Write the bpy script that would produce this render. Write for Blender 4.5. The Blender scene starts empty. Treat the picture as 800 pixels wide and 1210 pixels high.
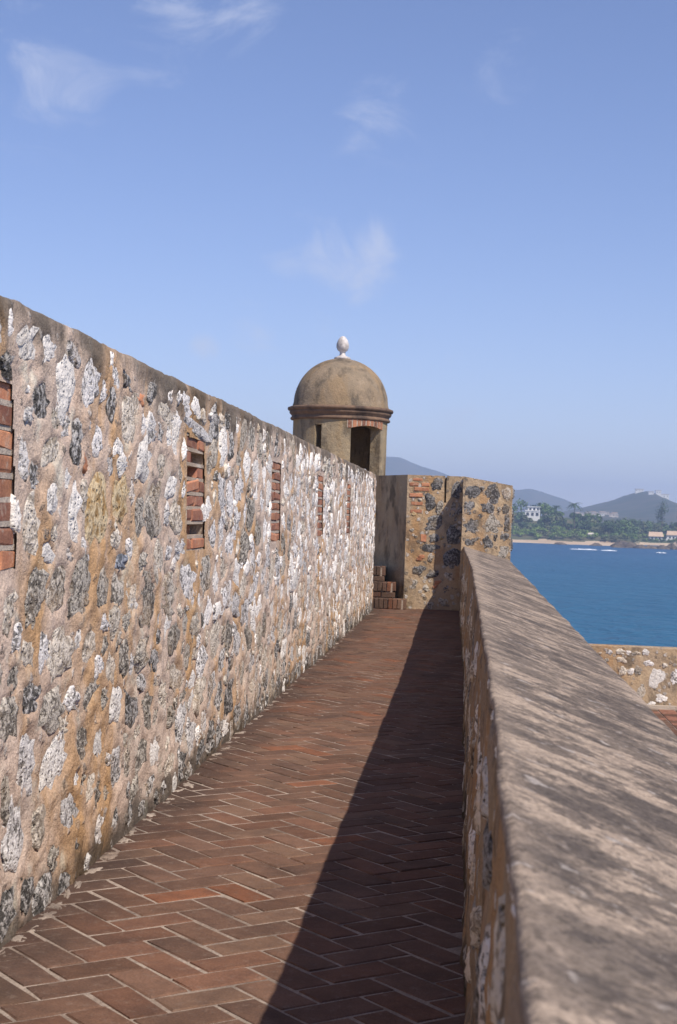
import bpy, math, random
import numpy as np
from mathutils import Matrix, Vector

R = math.radians
scene = bpy.context.scene
COL = scene.collection
random.seed(11)
rng = np.random.default_rng(11)

# ------------------------------------------------------------------ camera
EYE = 1.5                      # eye height above the walkway; walkway runs along +Y
SEA = -10.5
HAZE = 0.00027
cam = bpy.data.cameras.new('camera')
cam.sensor_fit = 'VERTICAL'
cam.sensor_height = 36.0
cam.lens = 55.04
cam.clip_start = 0.05
cam.clip_end = 30000
cam.dof.use_dof = True
cam.dof.focus_distance = 11.0
cam.dof.aperture_fstop = 10.0
camo = bpy.data.objects.new('camera', cam)
COL.objects.link(camo)
camo.matrix_world = (Matrix.Translation((0, 0, EYE)) @ Matrix.Rotation(R(4.858), 4, 'Z')
                     @ Matrix.Rotation(R(90.14), 4, 'X') @ Matrix.Rotation(R(2.0), 4, 'Z'))
scene.camera = camo

# ------------------------------------------------------------------ light
SUN_TO = Vector((-0.59, 0.60, -1.0)).normalized()      # direction the sunlight travels
sun_el = math.asin(-SUN_TO.z)
sun_az = math.atan2(-SUN_TO.x, -SUN_TO.y)
sl = bpy.data.lights.new('sun', 'SUN')
sl.energy = 5.0
sl.angle = R(0.53)
sl.color = (1.0, 0.92, 0.80)
so = bpy.data.objects.new('sun', sl)
so.rotation_euler = SUN_TO.to_track_quat('-Z', 'Y').to_euler()
so.location = (6, -6, 12)
COL.objects.link(so)


class NB:
    """small node-building helper"""
    def __init__(s, nt):
        s.nt = nt

    def n(s, t, ins=None, **props):
        nd = s.nt.nodes.new(t)
        for k, v in props.items():
            setattr(nd, k, v)
        for k, v in (ins or {}).items():
            if isinstance(v, bpy.types.NodeSocket):
                s.nt.links.new(v, nd.inputs[k])
            else:
                nd.inputs[k].default_value = v
        return nd

    def math(s, op, a, b=0.0, clamp=False):
        return s.n('ShaderNodeMath', {0: a, 1: b}, operation=op, use_clamp=clamp).outputs[0]

    def ramp(s, v, lo, hi, a=0.0, b=1.0):
        return s.n('ShaderNodeMapRange', {0: v, 1: lo, 2: hi, 3: a, 4: b}, interpolation_type='SMOOTHSTEP').outputs[0]

    def mix(s, f, a, b, blend='MIX'):
        nd = s.n('ShaderNodeMix', None, data_type='RGBA', blend_type=blend)
        for i, v in ((0, f), (6, a), (7, b)):
            if isinstance(v, bpy.types.NodeSocket):
                s.nt.links.new(v, nd.inputs[i])
            else:
                nd.inputs[i].default_value = v if i == 0 else (*v, 1.0) if len(v) == 3 else v
        return nd.outputs[2]

    def noise(s, vec, scale, detail=3.0, rough=0.55, dist=0.0):
        return s.n('ShaderNodeTexNoise', {'Vector': vec, 'Scale': scale, 'Detail': detail, 'Roughness': rough,
                                          'Distortion': dist}).outputs['Fac']

    def voro(s, vec, scale, feature='F1'):
        return s.n('ShaderNodeTexVoronoi', {'Vector': vec, 'Scale': scale}, feature=feature).outputs['Distance']

    def stretch(s, vec, sc):
        return s.n('ShaderNodeVectorMath', {0: vec, 1: sc}, operation='MULTIPLY').outputs[0]

    def z(s, vec):
        return s.n('ShaderNodeSeparateXYZ', {0: vec}).outputs


# ------------------------------------------------------------------ sky
world = bpy.data.worlds.new('World')
scene.world = world
world.use_nodes = True
nt = world.node_tree
nt.nodes.clear()
b = NB(nt)
sky = b.n('ShaderNodeTexSky', None, sky_type='NISHITA', sun_disc=False, sun_elevation=sun_el, sun_rotation=sun_az,
          altitude=10.0, air_density=0.9, dust_density=0.0, ozone_density=3.0)
dirv = b.n('ShaderNodeTexCoord').outputs['Generated']
# thin wisps of fair-weather cloud: noise everywhere, thickest in a few drifting banks
wisp = b.noise(b.stretch(dirv, (1.0, 1.0, 1.9)), 13.0, 10.0, 0.64, 0.7)
wisp2 = b.noise(dirv, 4.0, 3.0, 0.5)
CLOUD_BANKS = (((-.093, .982, .157), .034, 1.0), ((-.070, .982, .166), .022, 1.0), ((-.121, .981, .150), .026, .9), ((-.100, .983, .128), .022, .75), ((-.139, .983, .118), .018, .8),
               ((-.172, .980, .104), .010, .9), ((-.190, .939, .300), .045, .75), ((-.155, .943, .308), .04, .7), ((-.263, .925, .265), .05, .55),
               ((-.070, .966, .249), .028, .75), ((-.011, .998, .064), .02, .55), ((-.013, .995, .102), .016, .45), ((.008, .961, .275), .04, .3),
               ((.7, .5, .35), .2, .8), ((-.8, .4, .4), .22, .8), ((.3, -.8, .5), .25, .7), ((-.4, -.7, .5), .22, .8))
bank = None
for d, rad, k in CLOUD_BANKS:
    dv = Vector(d).normalized()
    dist = b.n('ShaderNodeVectorMath', {0: dirv, 1: tuple(dv)}, operation='DISTANCE').outputs['Value']
    g = b.ramp(dist, rad * 1.6, 0.0, 0.0, k)
    bank = g if bank is None else b.math('MAXIMUM', bank, g)
cl = b.ramp(b.math('ADD', b.math('MULTIPLY', wisp, 0.95), b.math('MULTIPLY', bank, 0.30)), 0.56, 0.92, 0.0, 0.66)
cl = b.math('MULTIPLY', cl, b.ramp(b.math('ADD', bank, b.math('MULTIPLY', wisp2, 0.25)), 0.0, 0.6), True)
skyb = b.mix(1.0, sky.outputs[0], (1.06, 0.975, 1.14), 'MULTIPLY')
skyc = b.mix(cl, skyb, (5.6, 6.0, 7.4))
bg = b.n('ShaderNodeBackground', {'Color': skyc, 'Strength': 0.107})
out = b.n('ShaderNodeOutputWorld', {'Surface': bg.outputs[0]})

vs = scene.view_settings
vs.view_transform = 'Standard'
vs.look = 'None'
vs.exposure = 0.15
vs.gamma = 1.0
vs.use_curve_mapping = False
scene.render.engine = 'CYCLES'
scene.cycles.max_bounces = 6
scene.cycles.volume_bounces = 1

# ------------------------------------------------------------------ helpers


def tag(o, label=None, cat=None, group=None, kind=None):
    for k, v in (('label', label), ('category', cat), ('group', group), ('kind', kind)):
        if v:
            o[k] = v
    return o


def link(o, parent=None):
    COL.objects.link(o)
    if parent is not None:
        o.parent = parent
        o.matrix_parent_inverse = world_of(parent).inverted()
    return o


def world_of(o):
    m = o.matrix_basis.copy()
    if o.parent:
        m = world_of(o.parent) @ o.matrix_parent_inverse @ m
    return m


def thing(name, loc, label, cat, group=None):
    o = bpy.data.objects.new(name, None)
    o.empty_display_size = 0.3
    o.location = loc
    COL.objects.link(o)
    return tag(o, label, cat, group)


def mesh(name, v, f, mats, idx=None, smooth=False):
    me = bpy.data.meshes.new(name)
    me.from_pydata([tuple(p) for p in v], [], [tuple(q) for q in f])
    for m in (mats if isinstance(mats, (list, tuple)) else [mats]):
        me.materials.append(m)
    if idx is not None:
        me.polygons.foreach_set('material_index', np.asarray(idx, dtype=np.int32))
    if smooth:
        me.polygons.foreach_set('use_smooth', np.ones(len(me.polygons), dtype=bool))
    me.update()
    return me


def obj(name, me, parent=None, mw=None, kind=None):
    o = bpy.data.objects.new(name, me)
    if mw is not None:
        o.matrix_basis = mw
    link(o, parent)
    if kind:
        o['kind'] = kind
    return o


class MB:
    """collects boxes and faces for one mesh"""
    def __init__(s):
        s.v, s.f, s.i = [], [], []

    def add(s, v, f, i=0):
        k = len(s.v)
        s.v += [tuple(p) for p in v]
        s.f += [tuple(k + a for a in q) for q in f]
        s.i += [i] * len(f)

    def box(s, x0, x1, y0, y1, z0, z1, i=0, xf=None):
        v = [(x, y, z) for z in (z0, z1) for y in (y0, y1) for x in (x0, x1)]
        if xf:
            v = [xf(*p) for p in v]
        s.add(v, [(0, 2, 3, 1), (4, 5, 7, 6), (0, 1, 5, 4), (2, 6, 7, 3), (0, 4, 6, 2), (1, 3, 7, 5)], i)

    def build(s, name, mats, parent=None, smooth=False, kind=None, mw=None):
        return obj(name, mesh(name, s.v, s.f, mats, s.i, smooth), parent, mw, kind)


def _hash(i, j, k):
    n = (i.astype(np.int64) * 374761393 + j.astype(np.int64) * 668265263 + k.astype(np.int64) * 2147483647) & 0xffffffff
    n = ((n ^ (n >> 13)) * 1274126177) & 0xffffffff
    return ((n ^ (n >> 16)) & 0xffff) / 65535.0


def vnoise(x, y, z):
    """value noise in -1..1 on numpy arrays"""
    x, y, z = np.broadcast_arrays(np.asarray(x, float), np.asarray(y, float), np.asarray(z, float))
    i, j, k = np.floor(x), np.floor(y), np.floor(z)
    u, v, w = x - i, y - j, z - k
    u, v, w = (t * t * (3 - 2 * t) for t in (u, v, w))
    r = 0
    for a in (0, 1):
        for c in (0, 1):
            for e in (0, 1):
                r = r + _hash(i + a, j + c, k + e) * (u if a else 1 - u) * (v if c else 1 - v) * (w if e else 1 - w)
    return r * 2 - 1


def fbm(x, y, z, oct=4, gain=0.5):
    r, a = 0, 1.0
    for o in range(oct):
        r = r + a * vnoise(x * 2 ** o + 17 * o, y * 2 ** o + 31 * o, z * 2 ** o + 7 * o)
        a *= gain
    return r


def sweep(prof, Ys, disp=None, keep=None):
    """prof(y) -> array (n,4) x,z,nx,nz ; swept along Y. disp(Y,Z,X,S) along the normal."""
    P = np.stack([prof(y) for y in Ys])                      # m,n,4
    m, n = P.shape[:2]
    Y = np.repeat(np.asarray(Ys)[:, None], n, 1)
    X, Z, NX, NZ = (P[..., q].copy() for q in range(4))
    if disp is not None:
        d = disp(X, Y, Z, NX, NZ)
        X += NX * d
        Z += NZ * d
    V = np.stack([X, Y, Z], -1).reshape(-1, 3)
    a = (np.arange(m - 1)[:, None] * n + np.arange(n - 1)[None, :]).ravel()
    F = np.stack([a, a + 1, a + n + 1, a + n], -1)
    if keep is not None:
        c = V[F].mean(1)
        F = F[keep(c[:, 0], c[:, 1], c[:, 2])]
    return V, F


# ------------------------------------------------------------------ materials


def new_mat(name):
    m = bpy.data.materials.new(name)
    m.use_nodes = True
    m.node_tree.nodes.clear()
    return m, NB(m.node_tree)


def finish(b, color, rough, bump=None, dist=0.01, strength=1.0, spec=0.3):
    p = b.n('ShaderNodeBsdfPrincipled', {'Base Color': color if isinstance(color, bpy.types.NodeSocket) else (*color, 1)})
    if isinstance(rough, bpy.types.NodeSocket):
        b.nt.links.new(rough, p.inputs['Roughness'])
    else:
        p.inputs['Roughness'].default_value = rough
    p.inputs['Specular IOR Level'].default_value = spec
    if bump is not None:
        bn = b.n('ShaderNodeBump', {'Height': bump, 'Distance': dist, 'Strength': strength})
        b.nt.links.new(bn.outputs[0], p.inputs['Normal'])
    b.n('ShaderNodeOutputMaterial', {'Surface': p.outputs[0]})
    return p


def pos(b):
    return b.n('ShaderNodeNewGeometry').outputs['Position']


def rnd(b):
    return b.n('ShaderNodeObjectInfo').outputs['Random']


def stone_mat(name, light, dark, lo=0.40, hi=0.56, pit=34.0, tint=(0.40, 0.27, 0.16), tintk=0.5):
    m, b = new_mat(name)
    p = pos(b)
    nA = b.noise(p, 7.0, 4.0)
    nB = b.noise(p, pit, 4.0, 0.65, 0.3)
    vo = b.voro(p, pit * 1.3)
    rock = b.math('ADD', nB, b.math('MULTIPLY', b.math('SUBTRACT', nA, 0.5), 0.45))
    c = b.mix(b.ramp(rock, lo, hi), dark, light)
    c = b.mix(b.math('MULTIPLY', b.ramp(b.noise(p, 4.3, 3.0), 0.5, 0.72), tintk), c, tint)
    pits = b.ramp(vo, 0.02, 0.34)
    c = b.mix(b.ramp(pits, 0.0, 0.5, 0.55, 0.0), c, tuple(q * 0.35 for q in dark))
    v = b.ramp(rnd(b), 0, 1, 0.80, 1.12)
    c = b.mix(1.0, c, b.n('ShaderNodeCombineColor', {0: v, 1: v, 2: v}).outputs[0], 'MULTIPLY')
    h = b.math('ADD', b.math('MULTIPLY', nB, 1.0), b.math('MULTIPLY', pits, 0.55))
    h = b.math('ADD', h, b.math('MULTIPLY', b.noise(p, 13.0, 2.0), 0.9))
    finish(b, c, 0.92, h, 0.0165, 1.0, 0.15)
    return m


def mortar_mat(name, base, alt, rust, rustk=0.8, top=None, foot=None, dark=(0.10, 0.085, 0.07), grime=0.0, bumpd=0.012, runs=(), agg=0.0):
    m, b = new_mat(name)
    p = pos(b)
    xyz = b.z(p)
    c = b.mix(b.ramp(b.noise(p, 2.6, 4.0), 0.35, 0.65), base, alt)
    drip = b.noise(b.stretch(p, (1.0, 1.0, 0.38)), 1.7, 5.0, 0.6, 0.4)
    rk = b.ramp(drip, 0.48, 0.64)
    for (ry, rz, rr) in runs:
        dd = b.n('ShaderNodeVectorMath', {0: b.stretch(p, (0.0, 1.0, 0.6)), 1: (0.0, ry, rz * 0.6)}, operation='DISTANCE').outputs['Value']
        rk = b.math('MAXIMUM', rk, b.math('MULTIPLY', b.ramp(dd, rr, rr * .2), b.ramp(drip, 0.36, 0.54)))
    c = b.mix(b.math('MULTIPLY', rk, rustk), c, rust)
    pale = b.noise(p, 5.5, 4.0, 0.6)
    c = b.mix(b.math('MULTIPLY', b.ramp(pale, 0.55, 0.75), 0.5), c, tuple(min(0.7, q * 1.45 + 0.03) for q in base))
    if grime:
        gn = b.noise(b.stretch(p, (1.0, 1.0, 0.5)), 3.1, 6.0, 0.65)
        c = b.mix(b.math('MULTIPLY', b.ramp(gn, 0.47, 0.66), grime), c, dark)
    if top is not None:
        tn = b.math('ADD', xyz[2], b.math('MULTIPLY', b.noise(b.stretch(p, (1.0, 1.0, 0.25)), 2.3, 5.0, 0.6), 0.95))
        c = b.mix(b.ramp(tn, top + 0.24, top + 0.46, 0.0, 0.85), c, dark)
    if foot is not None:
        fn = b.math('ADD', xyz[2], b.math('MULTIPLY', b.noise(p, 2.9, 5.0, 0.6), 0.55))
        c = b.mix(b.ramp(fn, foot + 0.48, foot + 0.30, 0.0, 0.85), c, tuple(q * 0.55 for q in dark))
    pebble = None
    if agg:      # small rubble showing through the mortar
        pw = b.n('ShaderNodeVectorMath', {0: p, 1: b.n('ShaderNodeVectorMath', {0: b.n('ShaderNodeTexNoise', {'Vector': p, 'Scale': 22.0, 'Detail': 3.0}).outputs['Color'], 1: (.05, .05, .05)}, operation='MULTIPLY').outputs[0]}, operation='ADD').outputs[0]
        vn = b.n('ShaderNodeTexVoronoi', {'Vector': pw, 'Scale': 13.0})
        cc = b.n('ShaderNodeSeparateColor', {0: vn.outputs['Color']}).outputs
        pebble = b.math('MULTIPLY', b.ramp(vn.outputs['Distance'], 0.50, 0.34), b.ramp(cc[0], 1.0 - agg, 1.0 - agg + .12))
        pebble = b.math('MULTIPLY', pebble, b.ramp(b.noise(p, 38.0, 3.0, 0.7), 0.36, 0.52))
        pc = b.mix(b.ramp(cc[1], .25, .75), (0.20, 0.175, 0.155), (0.62, 0.57, 0.53))
        c = b.mix(b.math('MULTIPLY', pebble, 0.8), c, pc)
    grit = b.noise(p, 95.0, 3.0, 0.7)
    gv = b.ramp(grit, 0.3, 0.7, 0.74, 1.14)
    c = b.mix(1.0, c, b.n('ShaderNodeCombineColor', {0: gv, 1: gv, 2: gv}).outputs[0], 'MULTIPLY')
    h = b.math('ADD', b.noise(p, 16.0, 5.0, 0.62), b.math('MULTIPLY', grit, 0.35))
    if pebble is not None:
        h = b.math('ADD', h, b.math('MULTIPLY', pebble, 0.5))
    finish(b, c, 0.95, h, bumpd, 1.0, 0.1)
    return m


def brick_mat(name, c1, c2, soot=(0.05, 0.035, 0.03), sootk=0.5, rough=0.8, dust=(0.30, 0.24, 0.20), dustk=0.2, spec=0.3, var=(0.76, 1.2), gutter=False):
    m, b = new_mat(name)
    p = pos(b)
    c = b.mix(b.ramp(b.noise(p, 9.0, 4.0, 0.6), 0.35, 0.68), c1, c2)
    v = b.ramp(rnd(b), 0, 1, *var)
    c = b.mix(1.0, c, b.n('ShaderNodeCombineColor', {0: v, 1: v, 2: v}).outputs[0], 'MULTIPLY')
    c = b.mix(b.math('MULTIPLY', b.ramp(b.noise(p, 2.1, 5.0, 0.62), 0.48, 0.68), sootk), c, soot)
    if gutter:      # dirt washed against the foot of the tall wall
        gx_ = b.math('ADD', b.z(p)[0], b.math('MULTIPLY', b.noise(p, 1.6, 5.0, 0.6), 0.9))
        c = b.mix(b.ramp(gx_, -0.72, -1.05, 0.0, 0.62), c, soot)
    c = b.mix(b.math('MULTIPLY', b.ramp(b.noise(p, 21.0, 5.0, 0.7), 0.52, 0.72), dustk), c, dust)
    g = b.noise(p, 130.0, 2.0, 0.6)
    gv = b.ramp(g, 0.3, 0.7, 0.82, 1.12)
    c = b.mix(1.0, c, b.n('ShaderNodeCombineColor', {0: gv, 1: gv, 2: gv}).outputs[0], 'MULTIPLY')
    h = b.math('ADD', b.noise(p, 28.0, 4.0, 0.65), b.math('MULTIPLY', g, 0.3))
    finish(b, c, rough, h, 0.005, 1.0, spec)
    return m


def plain(name, c1, c2, scale=1.0, rough=0.9, bumpd=0.0, spec=0.2, detail=5.0):
    m, b = new_mat(name)
    p = pos(b)
    nn = b.noise(p, scale, detail, 0.6)
    c = b.mix(b.ramp(nn, 0.35, 0.65), c1, c2)
    finish(b, c, rough, nn if bumpd else None, bumpd, 1.0, spec)
    return m


M = {}
M['W'] = stone_mat('stone_white', (0.84, 0.785, 0.735), (0.40, 0.36, 0.33), 0.28, 0.45, 30, (0.62, 0.52, 0.40), 0.3)
M['L'] = stone_mat('stone_lilac', (0.76, 0.715, 0.69), (0.19, 0.175, 0.165), 0.37, 0.51, 36)
M['C'] = stone_mat('stone_cream', (0.68, 0.60, 0.51), (0.30, 0.25, 0.20), 0.38, 0.55, 32)
M['G'] = stone_mat('stone_grey', (0.58, 0.52, 0.45), (0.15, 0.13, 0.11), 0.41, 0.56, 42)
M['D'] = stone_mat('stone_dark', (0.56, 0.525, 0.50), (0.085, 0.078, 0.072), 0.44, 0.58, 38)
M['O'] = stone_mat('stone_ochre', (0.60, 0.48, 0.31), (0.34, 0.21, 0.09), 0.36, 0.60, 22)
M['S'] = stone_mat('stone_slate', (0.34, 0.36, 0.42), (0.10, 0.11, 0.13), 0.40, 0.60, 26, (0.3, 0.3, 0.34), 0.2)
M['K'] = stone_mat('stone_basalt', (0.30, 0.285, 0.28), (0.075, 0.07, 0.07), 0.42, 0.62, 30, (0.33, 0.24, 0.14), 0.4)
M['B'] = brick_mat('brick_orange', (0.50, 0.225, 0.12), (0.37, 0.15, 0.085), sootk=0.35, dust=(0.50, 0.39, 0.31), dustk=0.65)
M['B2'] = brick_mat('brick_rust', (0.36, 0.16, 0.095), (0.25, 0.10, 0.065), sootk=0.5, dust=(0.48, 0.38, 0.30), dustk=0.6)
M['wall'] = mortar_mat('mortar_pink_tan', (0.62, 0.475, 0.385), (0.55, 0.435, 0.36), (0.50, 0.29, 0.13), 0.85, top=2.19, foot=0.0, bumpd=0.014, agg=0.36, runs=((6.4, 1.55, .8), (6.3, .35, .75), (7.0, 1.1, .5), (5.5, 1.2, .4), (9.3, 1.9, .5)))
M['joint'] = mortar_mat('mortar_joint', (0.50, 0.42, 0.35), (0.43, 0.36, 0.30), (0.42, 0.27, 0.15), 0.3)
M['ochre'] = mortar_mat('mortar_ochre', (0.50, 0.36, 0.23), (0.44, 0.33, 0.23), (0.42, 0.23, 0.10), 0.7, grime=0.65, agg=0.42, bumpd=0.02)
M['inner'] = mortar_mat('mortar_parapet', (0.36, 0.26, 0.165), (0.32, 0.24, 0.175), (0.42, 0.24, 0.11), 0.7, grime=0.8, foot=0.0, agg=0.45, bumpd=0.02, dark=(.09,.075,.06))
M['plaster'] = mortar_mat('plaster_weathered', (0.36, 0.275, 0.175), (0.31, 0.25, 0.175), (0.40, 0.25, 0.11), 0.5, grime=0.65, bumpd=0.02,
                          dark=(0.085, 0.07, 0.055))
M['shaded'] = mortar_mat('plaster_shaded', (0.44, 0.33, 0.21), (0.37, 0.28, 0.19), (0.40, 0.25, 0.12), 0.4, grime=0.7, bumpd=0.02,
                        dark=(0.05, 0.042, 0.035))  # grimy plaster, darker to paint in the shade of the end wall's return face
M['dome'] = mortar_mat('dome_render', (0.31, 0.235, 0.165), (0.255, 0.20, 0.145), (0.34, 0.225, 0.12), 0.45, grime=0.75, bumpd=0.02,
                       dark=(0.085, 0.072, 0.06))
M['white'] = plain('whitewash', (0.66, 0.61, 0.59), (0.40, 0.36, 0.34), 9.0, 0.85, 0.01)
FB = [brick_mat('paver_%s' % n, a, c, sootk=s, rough=0.88, dust=(0.24, 0.18, 0.145), dustk=0.38, spec=0.15, var=(0.86, 1.14), gutter=True) for n, a, c, s in (
    ('brown', (0.172, 0.096, 0.066), (0.135, 0.077, 0.054), 0.4), ('red', (0.182, 0.093, 0.061), (0.142, 0.073, 0.050), 0.35),
    ('umber', (0.156, 0.089, 0.063), (0.123, 0.071, 0.052), 0.45), ('tan', (0.190, 0.112, 0.076), (0.148, 0.088, 0.062), 0.35),
    ('plum', (0.148, 0.080, 0.054), (0.118, 0.065, 0.045), 0.4), ('orange', (0.225, 0.094, 0.052), (0.165, 0.074, 0.045), 0.35))]
M['bed'] = mortar_mat('paving_mortar', (0.40, 0.325, 0.27), (0.30, 0.24, 0.20), (0.17, 0.11, 0.08), 0.4, grime=0.6, dark=(0.07, 0.05, 0.042))


def coping_mat():
    m, b = new_mat('coping_render')
    p = pos(b)
    # rain runs down the slope across the wall: stains stretched along X
    q = b.stretch(p, (0.95, 1.0, 1.0))
    c = b.mix(b.ramp(b.noise(q, 3.0, 5.0, 0.6), 0.35, 0.65), (0.405, 0.315, 0.245), (0.31, 0.24, 0.19))
    s1 = b.ramp(b.noise(q, 3.0, 8.0, 0.78, 0.2), 0.46, 0.54)
    big = b.math('MULTIPLY', b.math('SUBTRACT', b.noise(p, 1.1, 3.0), 0.5), 0.30)
    s2 = b.ramp(b.math('ADD', b.noise(b.stretch(p, (0.85, 1.0, 1.0)), 9.0, 7.0, 0.72, 0.3), big), 0.495, 0.545)
    strip = b.ramp(b.math('ADD', b.z(p)[0], b.math('MULTIPLY', b.noise(p, 5.0, 4.0), 0.12)), 0.10, 0.22, 0.35, 1.0)
    s1 = b.math('MULTIPLY', s1, strip)
    s2 = b.math('MULTIPLY', s2, strip)
    c = b.mix(b.math('MULTIPLY', s1, 0.78), c, (0.135, 0.110, 0.094))
    c = b.mix(b.math('MULTIPLY', s2, 0.72), c, (0.085, 0.070, 0.064))
    spk = b.ramp(b.noise(p, 42.0, 4.0, 0.75), 0.56, 0.62)
    c = b.mix(b.math('MULTIPLY', spk, 0.6), c, (0.07, 0.058, 0.05))
    lich = b.ramp(b.noise(p, 14.0, 4.0, 0.6), 0.62, 0.68)
    c = b.mix(b.math('MULTIPLY', lich, 0.6), c, (0.50, 0.44, 0.40))
    grit = b.noise(p, 80.0, 3.0, 0.7)
    gv = b.ramp(grit, 0.3, 0.7, 0.62, 1.2)
    c = b.mix(1.0, c, b.n('ShaderNodeCombineColor', {0: gv, 1: gv, 2: gv}).outputs[0], 'MULTIPLY')
    h = b.math('ADD', b.noise(q, 14.0, 5.0, 0.62), b.math('MULTIPLY', grit, 0.3))
    finish(b, c, 0.93, h, 0.016, 1.0, 0.12)
    return m


M['coping'] = coping_mat()
M['rock'] = plain('sea_rock', (0.15, 0.115, 0.08), (0.06, 0.048, 0.04), 0.35, 0.95, 0.3)
M['sand'] = plain('beach_sand', (0.50, 0.38, 0.26), (0.40, 0.29, 0.19), 0.06, 0.95)
M['land'] = plain('headland_scrub', (0.055, 0.085, 0.03), (0.11, 0.095, 0.05), 0.05, 0.95)
M['hill'] = plain('hill_scrub', (0.030, 0.045, 0.022), (0.075, 0.070, 0.045), 0.018, 0.95)
LEAF = [plain('leaf_%s' % n, a, c, 0.3, 0.7, spec=0.25) for n, a, c in (
    ('mid', (0.105, 0.165, 0.040), (0.075, 0.130, 0.032)), ('dark', (0.050, 0.088, 0.030), (0.040, 0.070, 0.025)),
    ('bright', (0.165, 0.235, 0.050), (0.125, 0.190, 0.042)), ('olive', (0.120, 0.135, 0.055), (0.085, 0.105, 0.045)))]
M['bark'] = plain('bark', (0.14, 0.11, 0.08), (0.09, 0.07, 0.05), 1.5, 0.9)
M['hwhite'] = plain('house_white', (0.74, 0.73, 0.71), (0.66, 0.65, 0.63), 0.3, 0.8)
M['hcream'] = plain('house_cream', (0.60, 0.53, 0.46), (0.52, 0.45, 0.39), 0.3, 0.8)
M['tile'] = plain('roof_terracotta', (0.56, 0.42, 0.30), (0.50, 0.35, 0.24), 0.6, 0.85)
M['glass'] = plain('window_glass', (0.03, 0.035, 0.04), (0.02, 0.025, 0.03), 1.0, 0.15, spec=0.5)
M['foam'] = plain('sea_foam', (0.80, 0.82, 0.84), (0.68, 0.72, 0.76), 0.4, 0.8)


def sea_mat():
    m, b = new_mat('sea_water')
    p = pos(b)
    xyz = b.z(p)
    c = b.mix(b.ramp(b.noise(p, 0.012, 4.0), 0.35, 0.65), (0.016, 0.085, 0.185), (0.012, 0.070, 0.165))
    # turquoise shallows along the fort's own rocks, deep blue farther out
    c = b.mix(b.ramp(xyz[1], 900.0, 120.0, 0.0, 0.55), c, (0.020, 0.125, 0.205))
    q = b.stretch(p, (0.7, 1.0, 1.0))
    h = b.math('ADD', b.math('MULTIPLY', b.noise(q, 0.16, 4.0, 0.6, 0.4), 1.0), b.math('MULTIPLY', b.noise(q, 0.6, 4.0, 0.6), 0.35))
    finish(b, c, 0.40, h, 3.0, 1.0, 0.22)
    return m


M['sea'] = sea_mat()
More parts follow.
